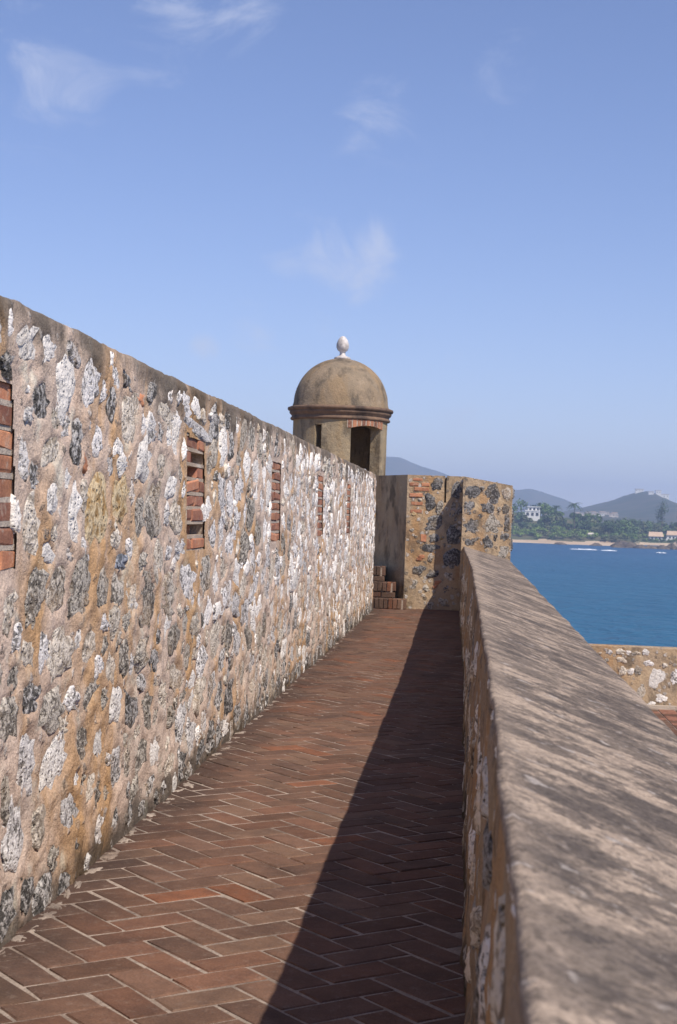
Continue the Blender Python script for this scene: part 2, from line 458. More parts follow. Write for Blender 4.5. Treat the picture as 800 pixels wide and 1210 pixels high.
# ------------------------------------------------------------------ masonry pieces
# hand-set stones of the tall wall: Y, Z, width, height, kind
HAND = """5.04,2.09,0.08,0.09,L 5.24,2.06,0.27,0.12,W 5.52,2.06,0.17,0.09,W 5.01,1.96,0.14,0.09,D 5.44,1.87,0.23,0.13,D 5.77,1.95,0.28,0.2,W 6.15,1.99,0.27,0.19,L 6.49,2.12,0.14,0.07,W 6.78,2.06,0.22,0.08,D 6.38,1.99,0.12,0.08,L 6.52,1.94,0.2,0.16,D 6.91,1.91,0.31,0.24,C 7.38,2.06,0.2,0.08,D 7.71,1.98,0.35,0.11,C 8.27,2.06,0.28,0.12,L 7.11,2,0.13,0.06,B 7.38,1.88,0.2,0.13,L 7.98,1.9,0.23,0.23,W 5.26,1.65,0.12,0.15,L 5.59,1.7,0.3,0.11,C 5.97,1.75,0.26,0.16,D 6.3,1.77,0.17,0.13,L 6.64,1.76,0.18,0.08,W 7.22,1.73,0.28,0.2,W 7.62,1.71,0.22,0.15,C 6.11,1.67,0.09,0.07,B 5.63,1.52,0.19,0.13,W 5.67,1.4,0.14,0.08,C 5.37,1.42,0.19,0.22,C 5.96,1.47,0.19,0.21,W 5.21,1.46,0.09,0.12,W 6.35,1.49,0.36,0.3,O 6.75,1.53,0.33,0.22,O 6.67,1.38,0.21,0.11,C 7.17,1.45,0.21,0.22,G 7.49,1.49,0.37,0.27,G 7.92,1.62,0.26,0.13,W 8.11,1.45,0.35,0.18,C 6.82,1.26,0.23,0.07,S 7.24,1.24,0.31,0.11,G 5.47,1.18,0.25,0.17,G 5.76,1.19,0.26,0.18,G 6.11,1.19,0.34,0.21,G 6.49,1.16,0.25,0.18,G 6.76,1.14,0.22,0.14,G 7.08,1.1,0.27,0.19,C 7.45,1.11,0.4,0.23,G 7.94,1.1,0.38,0.14,G 8.5,1.11,0.51,0.2,L 9.04,1.12,0.39,0.25,G 7.63,1.24,0.28,0.18,C 5.15,1.17,0.18,0.1,C 9.05,1.51,0.27,0.15,W 8.65,1.95,0.84,0.08,S 5.12,1.13,0.12,0.14,C 5.41,1.13,0.13,0.14,G 6.13,1.12,0.35,0.09,G 7.09,1.07,0.23,0.15,W 7.38,1.02,0.45,0.19,G 7.9,1.01,0.38,0.11,C 5.6,0.96,0.17,0.17,L 5.83,0.94,0.36,0.18,C 5.37,0.98,0.18,0.1,C 6.27,0.93,0.24,0.12,C 6.71,1,0.17,0.14,C 6.94,0.83,0.18,0.18,G 6.67,0.81,0.2,0.14,C 7.33,0.81,0.29,0.14,G 7.63,0.75,0.31,0.12,D 8.13,0.82,0.3,0.17,G 8.71,0.85,0.34,0.16,C 9.04,0.63,0.37,0.17,L 8.22,0.61,0.36,0.15,C 7.84,0.57,0.23,0.17,C 8.7,0.56,0.25,0.14,W 9.75,0.55,0.32,0.14,D 5.17,0.78,0.23,0.16,G 5.43,0.81,0.25,0.12,D 5.73,0.73,0.35,0.15,G 6.04,0.74,0.2,0.09,L 6.33,0.74,0.28,0.11,G 6.8,0.63,0.25,0.16,W 7.11,0.57,0.27,0.16,D 7.5,0.52,0.19,0.18,G 5.42,0.59,0.23,0.24,L 5.81,0.53,0.41,0.18,W 6.2,0.54,0.28,0.14,G 6.5,0.51,0.14,0.15,W 6.84,0.35,0.21,0.19,L 7.06,0.33,0.21,0.13,G 7.39,0.33,0.25,0.15,G 7.7,0.29,0.25,0.15,W 5.18,0.5,0.12,0.18,G 5.3,0.35,0.28,0.24,L 6.05,0.31,0.34,0.14,L 5.61,0.32,0.19,0.17,C 6.57,0.13,0.15,0.13,L 8.1,0.17,0.28,0.13,C 8.47,0.1,0.24,0.14,D 8.75,0.21,0.23,0.17,L 9.09,0.09,0.31,0.13,D 5.48,0.11,0.14,0.13,D 5.72,0.04,0.28,0.15,D 6,0.03,0.22,0.1,D 5.25,0.1,0.17,0.18,D 9.74,0.1,0.29,0.14,D 10.02,0.11,0.27,0.11,W 10.13,0.3,0.39,0.24,D 9.68,0.35,0.28,0.21,D 10.55,0.16,0.37,0.17,D"""


def stone_mesh(seed, n=16, jag=.2, wob=1.0):
    r = random.Random(seed)
    v, f = [], []
    ph = [r.uniform(0, 6.28) for _ in range(4)]
    sq = r.uniform(0.55, 1.0)
    rad = []
    for i in range(n):
        a = 2 * math.pi * i / n
        q = 1 + wob * (0.13 * math.sin(2 * a + ph[0]) + 0.11 * math.sin(3 * a + ph[1]) + 0.09 * math.sin(5 * a + ph[2])) + r.uniform(-jag, jag)
        c, s = math.cos(a), math.sin(a)
        k = (abs(c) ** (2 / sq) + abs(s) ** (2 / sq)) ** (-sq / 2)
        rad.append((a, 0.5 * q * k))
    for sc, zl, zr in ((1.08, -2.2, .3), (0.92, 0.2, .95), (0.52, 0.8, .75)):
        for a, q in rad:
            v.append((q * sc * math.cos(a), q * sc * math.sin(a), zl + r.uniform(-zr, zr)))
    v.append((0, 0, 1.0 + r.uniform(-.3, .3)))
    for ring in (0, 1):
        for i in range(n):
            j = (i + 1) % n
            f.append((ring * n + i, ring * n + j, ring * n + n + j, ring * n + n + i))
    for i in range(n):
        f.append((2 * n + i, 2 * n + (i + 1) % n, 3 * n))
    return v, f


STONES = [stone_mesh(100 + k) for k in range(26)] + [stone_mesh(300 + k, 14, .07, .8) for k in range(12)]
_sm = {}


def stone_data(k, mk):
    if (k, mk) not in _sm:
        v, f = STONES[k]
        _sm[(k, mk)] = mesh('stone', v, f, M[mk], smooth=True)
    return _sm[(k, mk)]


def frame(o, u, n, w, h, d, rot=0.0):
    """matrix that puts a stone at o, its width along u, height upward, facing n"""
    u, n = Vector(u).normalized(), Vector(n).normalized()
    up = n.cross(u)
    c, s = math.cos(rot), math.sin(rot)
    a, e = u * c + up * s, up * c - u * s
    m = Matrix((a * w, e * h, n * d)).transposed().to_4x4()
    m.translation = o
    return m


def put_stone(parent, o, u, n, w, h, d, mk, rot=0.0, k=None):
    k = random.randrange(26, 38) if k is None else k
    return obj('stone', stone_data(k, mk), parent, frame(o, u, n, w, h, d, rot))


def brick_mesh(L, W, H, seed, chip=0.004, bev=0.005):
    """brick centred on x,y with its face at z=0, going down to -H"""
    r = random.Random(seed)
    v = []
    for z, ins in ((-H, 0), (-bev, 0), (0, bev)):
        for sx, sy in ((-1, -1), (1, -1), (1, 1), (-1, 1)):
            v.append((sx * (L / 2 - ins) + r.uniform(-chip, chip), sy * (W / 2 - ins) + r.uniform(-chip, chip), z + (r.uniform(-.0015, .0015) if z > -H else 0)))
    f = [(8, 9, 10, 11), (3, 2, 1, 0)]
    for a in (0, 4):
        for i in range(4):
            j = (i + 1) % 4
            f.append((a + i, a + j, a + 4 + j, a + 4 + i))
    return v, f


# ------------------------------------------------------------------ setting: rampart mass, terraces
mb = MB()
mb.box(-16, 9.0, -8, 27.28, SEA - 2, -1.6)
mb.box(-16, 0.5, -8, 25.98, -1.599, -0.10)
mb.box(-9, 0.55, 25.985, 36, -1.598, -0.06)
tag(mb.build('rampart', M['ochre']), kind='structure')
mb = MB()
mb.box(0.60, 8.95, -6, 26.85, -1.59, -1.535)
terr = mb.build('terrace', M['bed'])
tag(terr, kind='structure')
pv = MB()
tv = [brick_mesh(0.27, 0.27, 0.03, s) for s in range(4)]
for i in range(14):
    for j in range(20):
        x, y = 1.9 + i * 0.285, 20.8 + j * 0.285
        v, f = tv[(i * 7 + j * 3) % 4]
        dz = rng.uniform(-.003, .003)
        pv.add([(p[0] + x, p[1] + y, p[2] - 1.526 + dz) for p in v], f, int(rng.integers(0, 3)))
pv.build('floor_tiles', [M['B2'], FB[1], FB[3]], terr, kind='stuff')

# ------------------------------------------------------------------ walkway of herringbone brick
gx, gy = np.meshgrid(np.linspace(-1.75, 0.4, 44), np.arange(0.5, 26.3, 0.06))
gz = -0.0036 + 0.0008 * fbm(gx * 6, gy * 6, gx * 0, 2)
nn, mm = gx.shape[1], gx.shape[0]
a = (np.arange(mm - 1)[:, None] * nn + np.arange(nn - 1)[None, :]).ravel()
walk = obj('walkway', mesh('walkway', np.stack([gx, gy, gz], -1).reshape(-1, 3), np.stack([a, a + 1, a + nn + 1, a + nn], -1), M['bed'], smooth=True))
tag(walk, kind='structure')
BW, BL = 0.146, 0.292
ua = Vector((math.sin(R(50)), math.cos(R(50)), 0))
ub = Vector((-math.cos(R(50)), math.sin(R(50)), 0))
PB = [brick_mesh(BL - 0.014, BW - 0.014, 0.045, 40 + s, 0.004, 0.004) for s in range(8)]
PBm = {}
cells = []
for i in range(-20, 200):
    for j in range(-60, 200):
        c4 = (i - j) % 4
        if c4 == 0:
            c = ua * ((i + 1) * BW) + ub * ((j + .5) * BW)
            ang = math.atan2(ua.y, ua.x)
        elif c4 == 3:
            c = ua * ((i + .5) * BW) + ub * ((j + 1) * BW)
            ang = math.atan2(ub.y, ub.x)
        else:
            continue
        if -1.66 < c.x < 0.12 and 1.0 < c.y < 26.1:
            cells.append((c.x, c.y, ang))
cells.sort(key=lambda q: q[1])
FBW = [0, 0, 0, 1, 1, 1, 2, 2, 2, 3, 3, 4, 4, 5]
rest = MB()
count = 0
for x, y, ang in cells:
    s, mi = random.randrange(8), random.choice(FBW)
    if mi == 5 and random.random() < 0.5:
        mi = 1
    wob = 0.0012 * float(fbm(x * 1.2, y * 1.2, 3.0, 2))
    mw = (Matrix.Translation((x, y, wob + random.uniform(-.0012, .0016))) @ Matrix.Rotation(ang + random.gauss(0, .009), 4, 'Z')
          @ Matrix.Rotation(random.gauss(0, .005), 4, 'X') @ Matrix.Rotation(random.gauss(0, .003), 4, 'Y'))
    if y > 4.25 and -1.62 < x < 0.06 and count < 300:
        if (s, mi) not in PBm:
            PBm[(s, mi)] = mesh('brick', *PB[s], FB[mi])
        obj('brick', PBm[(s, mi)], walk, mw)
        count += 1
    else:
        rest.add([mw @ Vector(p) for p in PB[s][0]], PB[s][1], mi)
rest.build('far_bricks', FB, walk, kind='stuff')

# ------------------------------------------------------------------ tall rubble wall
WX, WTOP, WEND = -1.54, 2.185, 25.05
wall = thing('stone_wall', (WX - .3, 13, 0), 'tall whitish rubble stone wall with brick-filled slots left of the brick walkway', 'wall')
SLOT_Y = [4.885, 8.66, 12.27, 15.9, 19.6]
SZ0, SZ1, SW = 1.275, 1.915, 0.62


def slot_dist(y, z):
    """signed distance to the nearest bricked slot (negative inside)"""
    d = 9.0
    for c in SLOT_Y:
        yy = y - (c - 0.19 * (z - (SZ0 + SZ1) / 2))
        q = np.maximum(np.abs(yy) - SW / 2, np.abs(z - (SZ0 + SZ1) / 2) - (SZ1 - SZ0) / 2)
        d = np.minimum(d, q)
    return d


def slot_hole(y, z):
    r = np.zeros(np.shape(y), bool)
    for c in SLOT_Y:
        yy = y - (c - 0.19 * (z - (SZ0 + SZ1) / 2))
        r |= (np.abs(yy) < SW / 2 - .028) & (np.abs(z - (SZ0 + SZ1) / 2) < (SZ1 - SZ0) / 2 - .004)
    return r


stones = []
for t in HAND.split():
    q = t.split(',')
    stones.append([float(q[0]), float(q[1]), float(q[2]) * 1.04, float(q[3]) * 1.06, q[4], random.uniform(-.25, .25)])
hand_n = len(stones)
bins = {}
for q in stones:
    bins.setdefault(int(q[0] / .5), []).append(q)
NB_R = random.Random(77)
for tries in range(60000):
    y = NB_R.uniform(1.2, 24.9)
    if y < 4.6 and tries % 4:
        continue
    z = 0.04 + NB_R.random() * 2.07
    stage = tries // 12000
    near = 5.0 < y < 8.2
    if near and (stage < 2 or stage == 2 and NB_R.random() < .5 or stage > 2 and NB_R.random() < .93):
        continue
    if stage > 2 and NB_R.random() < .88:
        continue
    if stage == 0:
        w, h = NB_R.uniform(.26, .44), NB_R.uniform(.17, .25)
    elif stage == 1:
        w, h = NB_R.uniform(.18, .32), NB_R.uniform(.11, .18)
    elif stage == 2:
        w, h = NB_R.uniform(.10, .2), NB_R.uniform(.07, .12)
    else:
        w, h = NB_R.uniform(.05, .11), NB_R.uniform(.035, .07)
    if z + h * .5 > 2.13 or float(slot_dist(np.float64(y), np.float64(z))) < w * .5 + .01:
        continue
    gap = 0.80 if y > 11 else 0.90
    k0 = int(y / .5)
    if any(((y - q[0]) / ((w + q[2]) * .5)) ** 2 + ((z - q[1]) / ((h + q[3]) * .5)) ** 2 < gap for kk in (k0 - 1, k0, k0 + 1) for q in bins.get(kk, ())):
        continue
    far = min(1, max(0, (y - 8) / 9))
    if z < 0.22:
        mk = NB_R.choice('DDDDGW')
    elif z > 1.9:
        mk = NB_R.choice('DLLGCWW')
    elif NB_R.random() < 0.45 + .25 * far and z > .3 + .7 * (1 - far):
        mk = NB_R.choice('WWWLLC')
    else:
        mk = NB_R.choice('GGLLCCWD')
    q = [y, z, w, h, mk, NB_R.uniform(-.4, .4)]
    stones.append(q)
    bins.setdefault(k0, []).append(q)
    if len(stones) > 2300:
        break


def wall_prof(y):
    e = WTOP + 0.005 * float(vnoise(y * 1.7, 0.3, 1.0)) + 0.004 * float(vnoise(y * 11, 4.3, 1.0))
    zs = np.linspace(-0.06, e - 0.035, 90)
    pr = [(WX, z, 1, 0) for z in zs]
    pr += [(WX - 0.003, e - 0.010, .8, .6), (WX - 0.014, e - 0.001, .4, .9)]
    pr += [(x, e, 0, 1) for x in np.linspace(WX - .06, WX - .52, 9)]
    pr += [(WX - .56, e - .03, -.8, .6)] + [(WX - .58, z, -1, 0) for z in np.linspace(e - .1, -.06, 6)]
    return np.array(pr)


def wall_disp(X, Y, Z, NX, NZ):
    d = 0.011 * fbm(Y * 2.6, Z * 2.6, X * 2.6 + 5, 3) + 0.0085 * fbm(Y * 12, Z * 12, X * 10, 3)
    d = np.where(Z > WTOP - .06, .35 * d, d)
    front = NX > .9
    col = np.zeros_like(d)
    ys = Y[:, 0]
    for s in stones:
        j0, j1 = np.searchsorted(ys, [s[0] - s[2] * 1.1, s[0] + s[2] * 1.1])
        if j1 <= j0:
            continue
        yy, zz = Y[j0:j1] - s[0], Z[j0:j1] - s[1]
        c, sn = math.cos(s[5]), math.sin(s[5])
        q = np.sqrt(((yy * c + zz * sn) / (s[2] * .5)) ** 2 + ((-yy * sn + zz * c) / (s[3] * .5)) ** 2)
        lip = 0.011 * np.exp(-((q - 1.22) / .22) ** 2) - 0.016 * np.clip(1.0 - q, 0, 1)
        col[j0:j1] = np.where(np.abs(lip) > np.abs(col[j0:j1]), lip, col[j0:j1])
    d = d + np.where(front, col, 0)
    sd = slot_dist(Y, Z)
    return d * np.where(front, np.clip((sd + .0) / .10, .15, 1), 1)


Ys = np.concatenate([np.arange(1.0, 4.6, 0.1), np.arange(4.6, 14, 0.022), np.arange(14, WEND, 0.04), [WEND]])
V, F = sweep(wall_prof, Ys, wall_disp, lambda x, y, z: ~((x > WX - .05) & slot_hole(y, z)))
n_p = len(wall_prof(2.0))
F = [tuple(q) for q in F] + [tuple(range(len(V) - n_p, len(V))), tuple(range(n_p - 1, -1, -1))]
obj('wall_body', mesh('wall_body', V, F, M['wall'], smooth=True), wall)
for p in bpy.data.meshes['wall_body'].polygons[-2:]:
    p.use_smooth = False

order = sorted(range(len(stones)), key=lambda i: -(stones[i][2] * stones[i][3] / max(stones[i][0], .5) ** 3 if stones[i][0] > 4.85 else 0))
rest = MB()
KS = ['W', 'L', 'C', 'G', 'D', 'O', 'S', 'B']
for rank, i in enumerate(order):
    y, z, w, h, mk, rot = stones[i]
    if i < hand_n and w < .3 and h > .12:
        rot *= 1.2
    d = random.uniform(.007, .015)
    if mk == 'S' and w > .5:
        rot, h, mk, d = -.10, h * .85, 'L', .008
    k = 29 if w > .5 and d == .008 else random.randrange(26 if i >= hand_n or random.random() < .6 else 38)
    mw = frame((WX, y, z), (0, 1, 0), (1, 0, 0), w * 1.06, h * 1.06, d, rot)
    if rank < 298:
        obj('stone', stone_data(k, mk), wall, mw)
    else:
        rest.add([mw @ Vector(p) for p in STONES[k][0]], STONES[k][1], KS.index(mk))
rest.build('far_stones', [M[k] for k in KS], wall, smooth=True, kind='stuff')

# bricked-up slots
SB = {}
for ci, c in enumerate(SLOT_Y):
    def sk(x, y, z, c=c):
        return (x, c + y - 0.19 * (z - (SZ0 + SZ1) / 2), z)
    mb = MB()
    hw = SW / 2
    mb.box(WX - .20, WX - .13, -hw - .06, hw + .06, SZ0 - .05, SZ1 + .05, xf=sk)
    for s in (-1, 1):
        mb.box(WX - .129, WX - .012, *sorted((s * (hw - .012), s * (hw + .06))), SZ0 - .04, SZ1 + .04, xf=sk)
    nc = 8
    pitch = (SZ1 - SZ0) / nc
    for k in range(nc + 1):
        z = SZ0 + k * pitch
        mb.box(WX - .1285, WX - random.uniform(.006, .010), -hw + .005, hw - .005, z - .010, z + .010, xf=sk)
    slot = mb.build('bricked_slot', M['joint'], wall)
    for k in range(nc):
        z = SZ0 + (k + .5) * pitch
        cut = random.choice((-.06, 0.02, .09)) if k % 2 else random.choice((-.1, .12))
        for (y0, y1) in ((-hw + .014, cut - .007), (cut + .007, hw - .014)):
            deep = random.uniform(.001, .010)
            if random.random() < .035 or (ci == 1 and k in (1, 5) and y0 < 0):
                deep = random.uniform(.06, .09)
            key = random.randrange(6)
            v, f = brick_mesh(y1 - y0, pitch - .016, .10, key + ci * 10 + k, .011, .009)
            me = mesh('brick', v, f, M['B' if random.random() < .6 else 'B2'])
            o = sk(WX - deep, (y0 + y1) / 2, z)
            mw = frame(o, (0, 1, 0), (1, 0, 0), 1, 1, 1, random.gauss(0, .018))
            obj('brick', me, slot, mw)

# mortar squeezed out along the foot of the wall
sm = MB()
for k in range(60):
    y = 4.9 + (k / 60) ** 1.4 * 16 + random.uniform(-.1, .1)
    v, f = STONES[random.randrange(26)]
    mw = Matrix.Translation((WX + random.uniform(.01, .045), y, -.004)) @ Matrix.Rotation(random.uniform(-.3, .3), 4, 'Z') @ Matrix.Diagonal((random.uniform(.025, .075), random.uniform(.06, .2), .006, 1))
    sm.add([mw @ Vector(p) for p in v], f)
sm.build('mortar_skirt', M['bed'], wall, smooth=True)

# ------------------------------------------------------------------ low parapet on the right
PY = [-2, 1, 5, 14, 18, 21.7, 25.65]
PB_ = [.03, .03, .027, -.016, -.06, -.105, -.135]
PT_ = [.07, .07, .066, .025, -.02, -.07, -.105]


def pbase(y):
    return np.interp(y, PY, PB_)


def ptop(y):
    return np.interp(y, PY, PT_)


PIN, POUT = 1.08, 0.88
para = thing('parapet', (.33, 12, 0), 'low sloping-topped stone parapet between the walkway and the sea', 'parapet')


def para_body(y):
    xb, xt = float(pbase(y)), float(ptop(y))
    t = np.linspace(0, 1, 46)
    pr = [(xb + (xt + .004 - xb) * q, -.06 + (1.05 + .06) * q, -1, .04) for q in t]
    pr += [(xt + .06, 1.05, 0, 1), (.55, .84, 0, 1), (.62, .82, 1, 0)]
    pr += [(.62, z, 1, 0) for z in np.linspace(.7, -1.58, 8)]
    return np.array(pr)


def para_disp(X, Y, Z, NX, NZ):
    d = 0.010 * fbm(Y * 3, Z * 3, X + 9, 3) + 0.006 * fbm(Y * 9, Z * 9, X + 3, 3)
    return np.where(NX < -.5, d, 0)


Ys = np.concatenate([np.arange(-1.5, 6, .03), np.arange(6, 25.6, .07), [25.62]])
V, F = sweep(para_body, Ys, para_disp)
obj('wall_body', mesh('parapet_body', V, F, M['inner'], smooth=True), para)


def para_cop(y):
    xt = float(ptop(y))
    e = 0.004 * float(vnoise(y * 3, 2.2, 0)) + 0.0025 * float(vnoise(y * 11, 2.2, 0))
    o = 0.004 * float(vnoise(y * 1.2, 8.2, 0)) + 0.002 * float(vnoise(y * 12, 8.2, 0))
    pr = [(xt + .02, 1.035, -1, 0), (xt - .005 - e, 1.045, -1, 0), (xt - .006 - e, 1.066, -1, .1), (xt - .004 - e, PIN - .005, -.7, .7), (xt + .006 - e * .5, PIN - .001, -.3, .95)]
    n = Vector((PIN - POUT, .6)).normalized()
    for q in np.linspace(.05, .97, 26):
        pr.append((xt + (.636 - xt) * q, PIN + (POUT - PIN) * q, n.x, n.y))
    pr += [(.634 + o, POUT - .004, .6, .8), (.642 + o, POUT - .02, 1, 0), (.642 + o, POUT - .07, 1, 0), (.60, POUT - .08, 0, -1)]
    return np.array(pr)


def cop_disp(X, Y, Z, NX, NZ):
    d = 0.0035 * fbm(Y * 1.6, X * 1.6, Z * 0, 2) + 0.0012 * fbm(Y * 11, X * 9, Z * 0 + 5, 3)
    return np.where(NZ > .5, d, 0.4 * d)


Ys = np.concatenate([np.arange(-1.5, 5, .02), np.arange(5, 12, .04), np.arange(12, 25.6, .07), [25.62]])
V, F = sweep(para_cop, Ys, cop_disp)
obj('coping', mesh('coping', V, F, M['coping'], smooth=True), para)
placed = []
tries = 0
while len(placed) < 110 and tries < 6000:
    tries += 1
    y = random.uniform(1.2, 25.2)
    z = random.uniform(.06, .86)
    w, h = random.uniform(.12, .34), random.uniform(.10, .2)
    if any(((y - s[0]) / ((w + s[2]) * .55)) ** 2 + ((z - s[1]) / ((h + s[3]) * .55)) ** 2 < 1 for s in placed):
        continue
    placed.append((y, z, w, h))
    x = float(pbase(y) + (ptop(y) - pbase(y)) * (z + .06) / 1.11)
    put_stone(para, (x, y, z), (0, -1, 0), (-1, 0, .04), w, h, random.uniform(.005, .011), random.choice('GGCLCK'), random.uniform(-.3, .3))
for y, w in ((1.86, .10), (2.02, .07), (2.3, .05), (2.78, .12), (3.05, .06), (3.6, .07), (4.3, .1), (5.2, .08), (6.6, .1)):
    put_stone(para, (float(ptop(y)) - .002, y, 1.052), (0, -1, 0), (-1, 0, 0), w, .026, .004, 'W', 0, 26 + int(y * 10) % 12)


# ------------------------------------------------------------------ prism walls with rough faces
def prism(mbd, foot, z0, ztop, mats=None, step=.05, amp=.010, seed=0.0, topmat=0):
    """rough-faced solid on a counter-clockwise footprint; ztop(x, y) gives the top height"""
    n = len(foot)
    for i in range(n):
        (xa, ya), (xb, yb) = foot[i], foot[(i + 1) % n]
        L = math.hypot(xb - xa, yb - ya)
        nx, ny = (yb - ya) / L, -(xb - xa) / L
        cu = max(2, int(L / step))
        cv = max(2, int((ztop(xa, ya) - z0) / step))
        t = np.linspace(0, 1, cu + 1)[:, None]
        s = np.linspace(0, 1, cv + 1)[None, :]
        X, Y = xa + (xb - xa) * t + 0 * s, ya + (yb - ya) * t + 0 * s
        ta, tb = ztop(xa, ya), ztop(xb, yb)
        edge = 0.012 * vnoise(X * 7 + seed, Y * 7, 3.0)
        Z = z0 + (ta + (tb - ta) * t + edge * 0 - z0) * s
        d = amp * fbm(X * 3.3 + seed, Y * 3.3, Z * 3.3, 3) + .5 * amp * fbm(X * 12, Y * 12, Z * 12 + seed, 2)
        fade = np.minimum(1, np.minimum(np.minimum(t, 1 - t) * L, np.minimum(s, 1 - s) * (ta - z0)) / .04)
        d = d * fade
        P = np.stack([X + nx * d, Y + ny * d, Z], -1).reshape(-1, 3)
        a = (np.arange(cu)[:, None] * (cv + 1) + np.arange(cv)[None, :]).ravel()
        mbd.add(P, np.stack([a, a + cv + 1, a + cv + 2, a + 1], -1), (mats or [0] * n)[i])
    mbd.add([(x, y, ztop(x, y)) for x, y in foot], [tuple(range(n))], topmat)


FRONT = dict(u=(1, 0, 0), n=(0, -1, 0))
RY, PYF = 26.05, 25.6
ew = thing('end_wall', (-.6, 26.3, 0), 'tan wall of dark stones closing the far end of the walkway', 'wall')
mb = MB()
ztp = lambda x, y: 2.225
prism(mb, [(-1.08, RY), (-.12, RY), (-.12, RY + .5), (-.78, RY + .5), (-1.5, 28.15), (-1.98, 28.0)], -.05, lambda x, y: 1.78, [0, 0, 0, 0, 0, 1], seed=2)
prism(mb, [(-1.08, RY), (-.465, RY), (-.465, RY + .5), (-.78, RY + .5), (-1.5, 28.15), (-1.98, 28.0)], 1.781, ztp, [0, 0, 0, 0, 0, 1], seed=3)
prism(mb, [(-.43, RY), (-.12, RY), (-.12, RY + .5), (-.43, RY + .5)], 1.781, ztp, seed=4)
mb.box(-.48, -.42, RY + .10, RY + .45, 1.75, 2.20, 1)
mb.build('wall_body', [M['ochre'], M['shaded']], ew, smooth=True)  # second material puts shade into the colour of the face turned from the sun
REC = "-.58,2.08,.19,.22 -.69,1.79,.21,.27 -.53,1.70,.11,.26 -.26,1.99,.19,.28 -.26,1.64,.22,.35 -.63,1.43,.38,.24 -.62,1.19,.19,.16 -.66,1.02,.28,.14 -.65,.85,.11,.13 -.84,.65,.22,.14 -.60,.59,.22,.11 -.72,.35,.11,.13 -.63,.07,.11,.14 -.29,1.25,.28,.33 -.29,.85,.33,.36 -.33,.57,.16,.17 -.35,.35,.19,.16 -.42,.14,.16,.16 -.91,.40,.13,.16"
for i, t in enumerate(REC.split()):
    x, z, w, h = map(float, t.split(','))
    put_stone(ew, (x, RY, z), FRONT['u'], FRONT['n'], w, h,   .014, 'K' if w > .17 else 'G', random.uniform(-.2, .2))
for t in "-.84,1.99,.25,.06 -.78,2.07,.13,.055 -.93,1.89,.22,.06 -.91,2.15,.16,.045 -.78,1.18,.09,.12 -.84,.83,.09,.05 -.92,1.62,.19,.055 -.91,1.75,.19,.055 -.97,2.07,.15,.055".split():
    x, z, w, h = map(float, t.split(','))
    v, f = brick_mesh(w, h, .06, int(z * 100), .005, .005)
    obj('brick', mesh('brick', v, f, M['B']), ew, frame((x, RY - .008, z), (1, 0, 0), (0, -1, 0), 1, 1, 1, random.gauss(0, .02)))

for i in range(70):
    x, z, w = random.uniform(-1.0, -.2), random.uniform(.1, 2.12), random.uniform(.05, .11)
    if any(abs(x - float(t.split(',')[0])) < float(t.split(',')[2]) * .5 + w * .5 and abs(z - float(t.split(',')[1])) < float(t.split(',')[3]) * .5 + w * .4 for t in REC.split()) or (x < -.7 and z > 1.85) or abs(x + .445) < .09 and z > 1.7:
        continue
    put_stone(ew, (x, RY, z), FRONT['u'], FRONT['n'], w, w * .8, .012, random.choice('GKCOB'), random.uniform(-.4, .4))

pier = thing('stone_pier', (.25, 26, -1.5), 'square tan pier of dark stones where the sloping parapet ends', 'pier')
mb = MB()
prism(mb, [(-.15, PYF), (.652, PYF + .03), (.652, PYF + .95), (-.115, PYF + .95), (-.115, PYF + .44), (-.15, PYF + .44)], -1.53, lambda x, y: 2.215 - .125 * (x + .15) / .8, seed=7)
mb.build('pier_body', M['ochre'], pier, smooth=True)
PIER = "0,1.96,.23,.22 .32,1.95,.23,.32 .565,1.95,.12,.22 -.045,1.71,.16,.23 .23,1.72,.23,.17 .55,1.71,.14,.14 .01,1.41,.23,.25 .34,1.45,.26,.28 .575,1.47,.12,.25 .55,1.25,.14,.12 .01,1.16,.20,.12 .27,1.15,.15,.20 .40,1.24,.06,.12 .53,.99,.2,.2 .14,1.58,.09,.08 .45,1.70,.07,.08 .16,2.03,.06,.08"
for t in PIER.split():
    x, z, w, h = map(float, t.split(','))
    put_stone(pier, (x, PYF + .03 * (x + .15) / .8, z), FRONT['u'], FRONT['n'], w * 1.1, h * 1.1, .014, random.choice('KKG'), random.uniform(-.2, .2))
for z in (1.95, 1.55, 1.2, .7, .3):
    for y in (PYF + .25, PYF + .65):
        put_stone(pier, (.652, y, z + random.uniform(-.1, .1)), (0, 1, 0), (1, 0, 0), .25, .2, .03, 'K', random.uniform(-.2, .2))

# brick steps beside the end wall
steps = thing('brick_steps', (-1.4, 25.9, 0), 'worn brick steps climbing left at the far end of the walkway', 'steps')
for k, (xr, yf, z0, z1) in enumerate(((-1.02, 25.66, 0.0, .175), (-1.215, 25.92, .175, .43), (-1.41, 26.15, .43, .68))):
    mb = MB()
    mb.box(-2.3, xr - .05, yf + .05, yf + 1.2, z0 - .03, z1 - .02)
    st = mb.build('step', M['bed'], steps)
    nb = int((xr + 1.95) / .075)
    for i in range(nb):
        x = xr - .035 - i * .075
        rd = .06 if i == 0 else .015 if i == 1 else 0
        v, f = brick_mesh(.066, z1 - z0 - .014 if k == 0 else .15, .24, i + 10 * k, .004, .006)
        zc = (z0 + z1) / 2 if k == 0 else z1 - .077
        obj('brick', mesh('brick', v, f, [FB[3], FB[1], FB[0], FB[3], FB[5]][(i * 3 + k) % 5]), st, frame((x, yf + rd, zc), (1, 0, 0), (0, -1, 0), 1, 1, 1, random.gauss(0, .02)))
    if k:
        for i in range(4):
            v, f = brick_mesh(.22, .08, .2, i + 70 * k, .004, .006)
            obj('brick', mesh('brick', v, f, FB[5] if i % 2 else FB[3]), st, frame((xr - .12 - i * .235, yf + .01, z0 + .045), (1, 0, 0), (0, -1, 0), 1, 1, 1, 0))

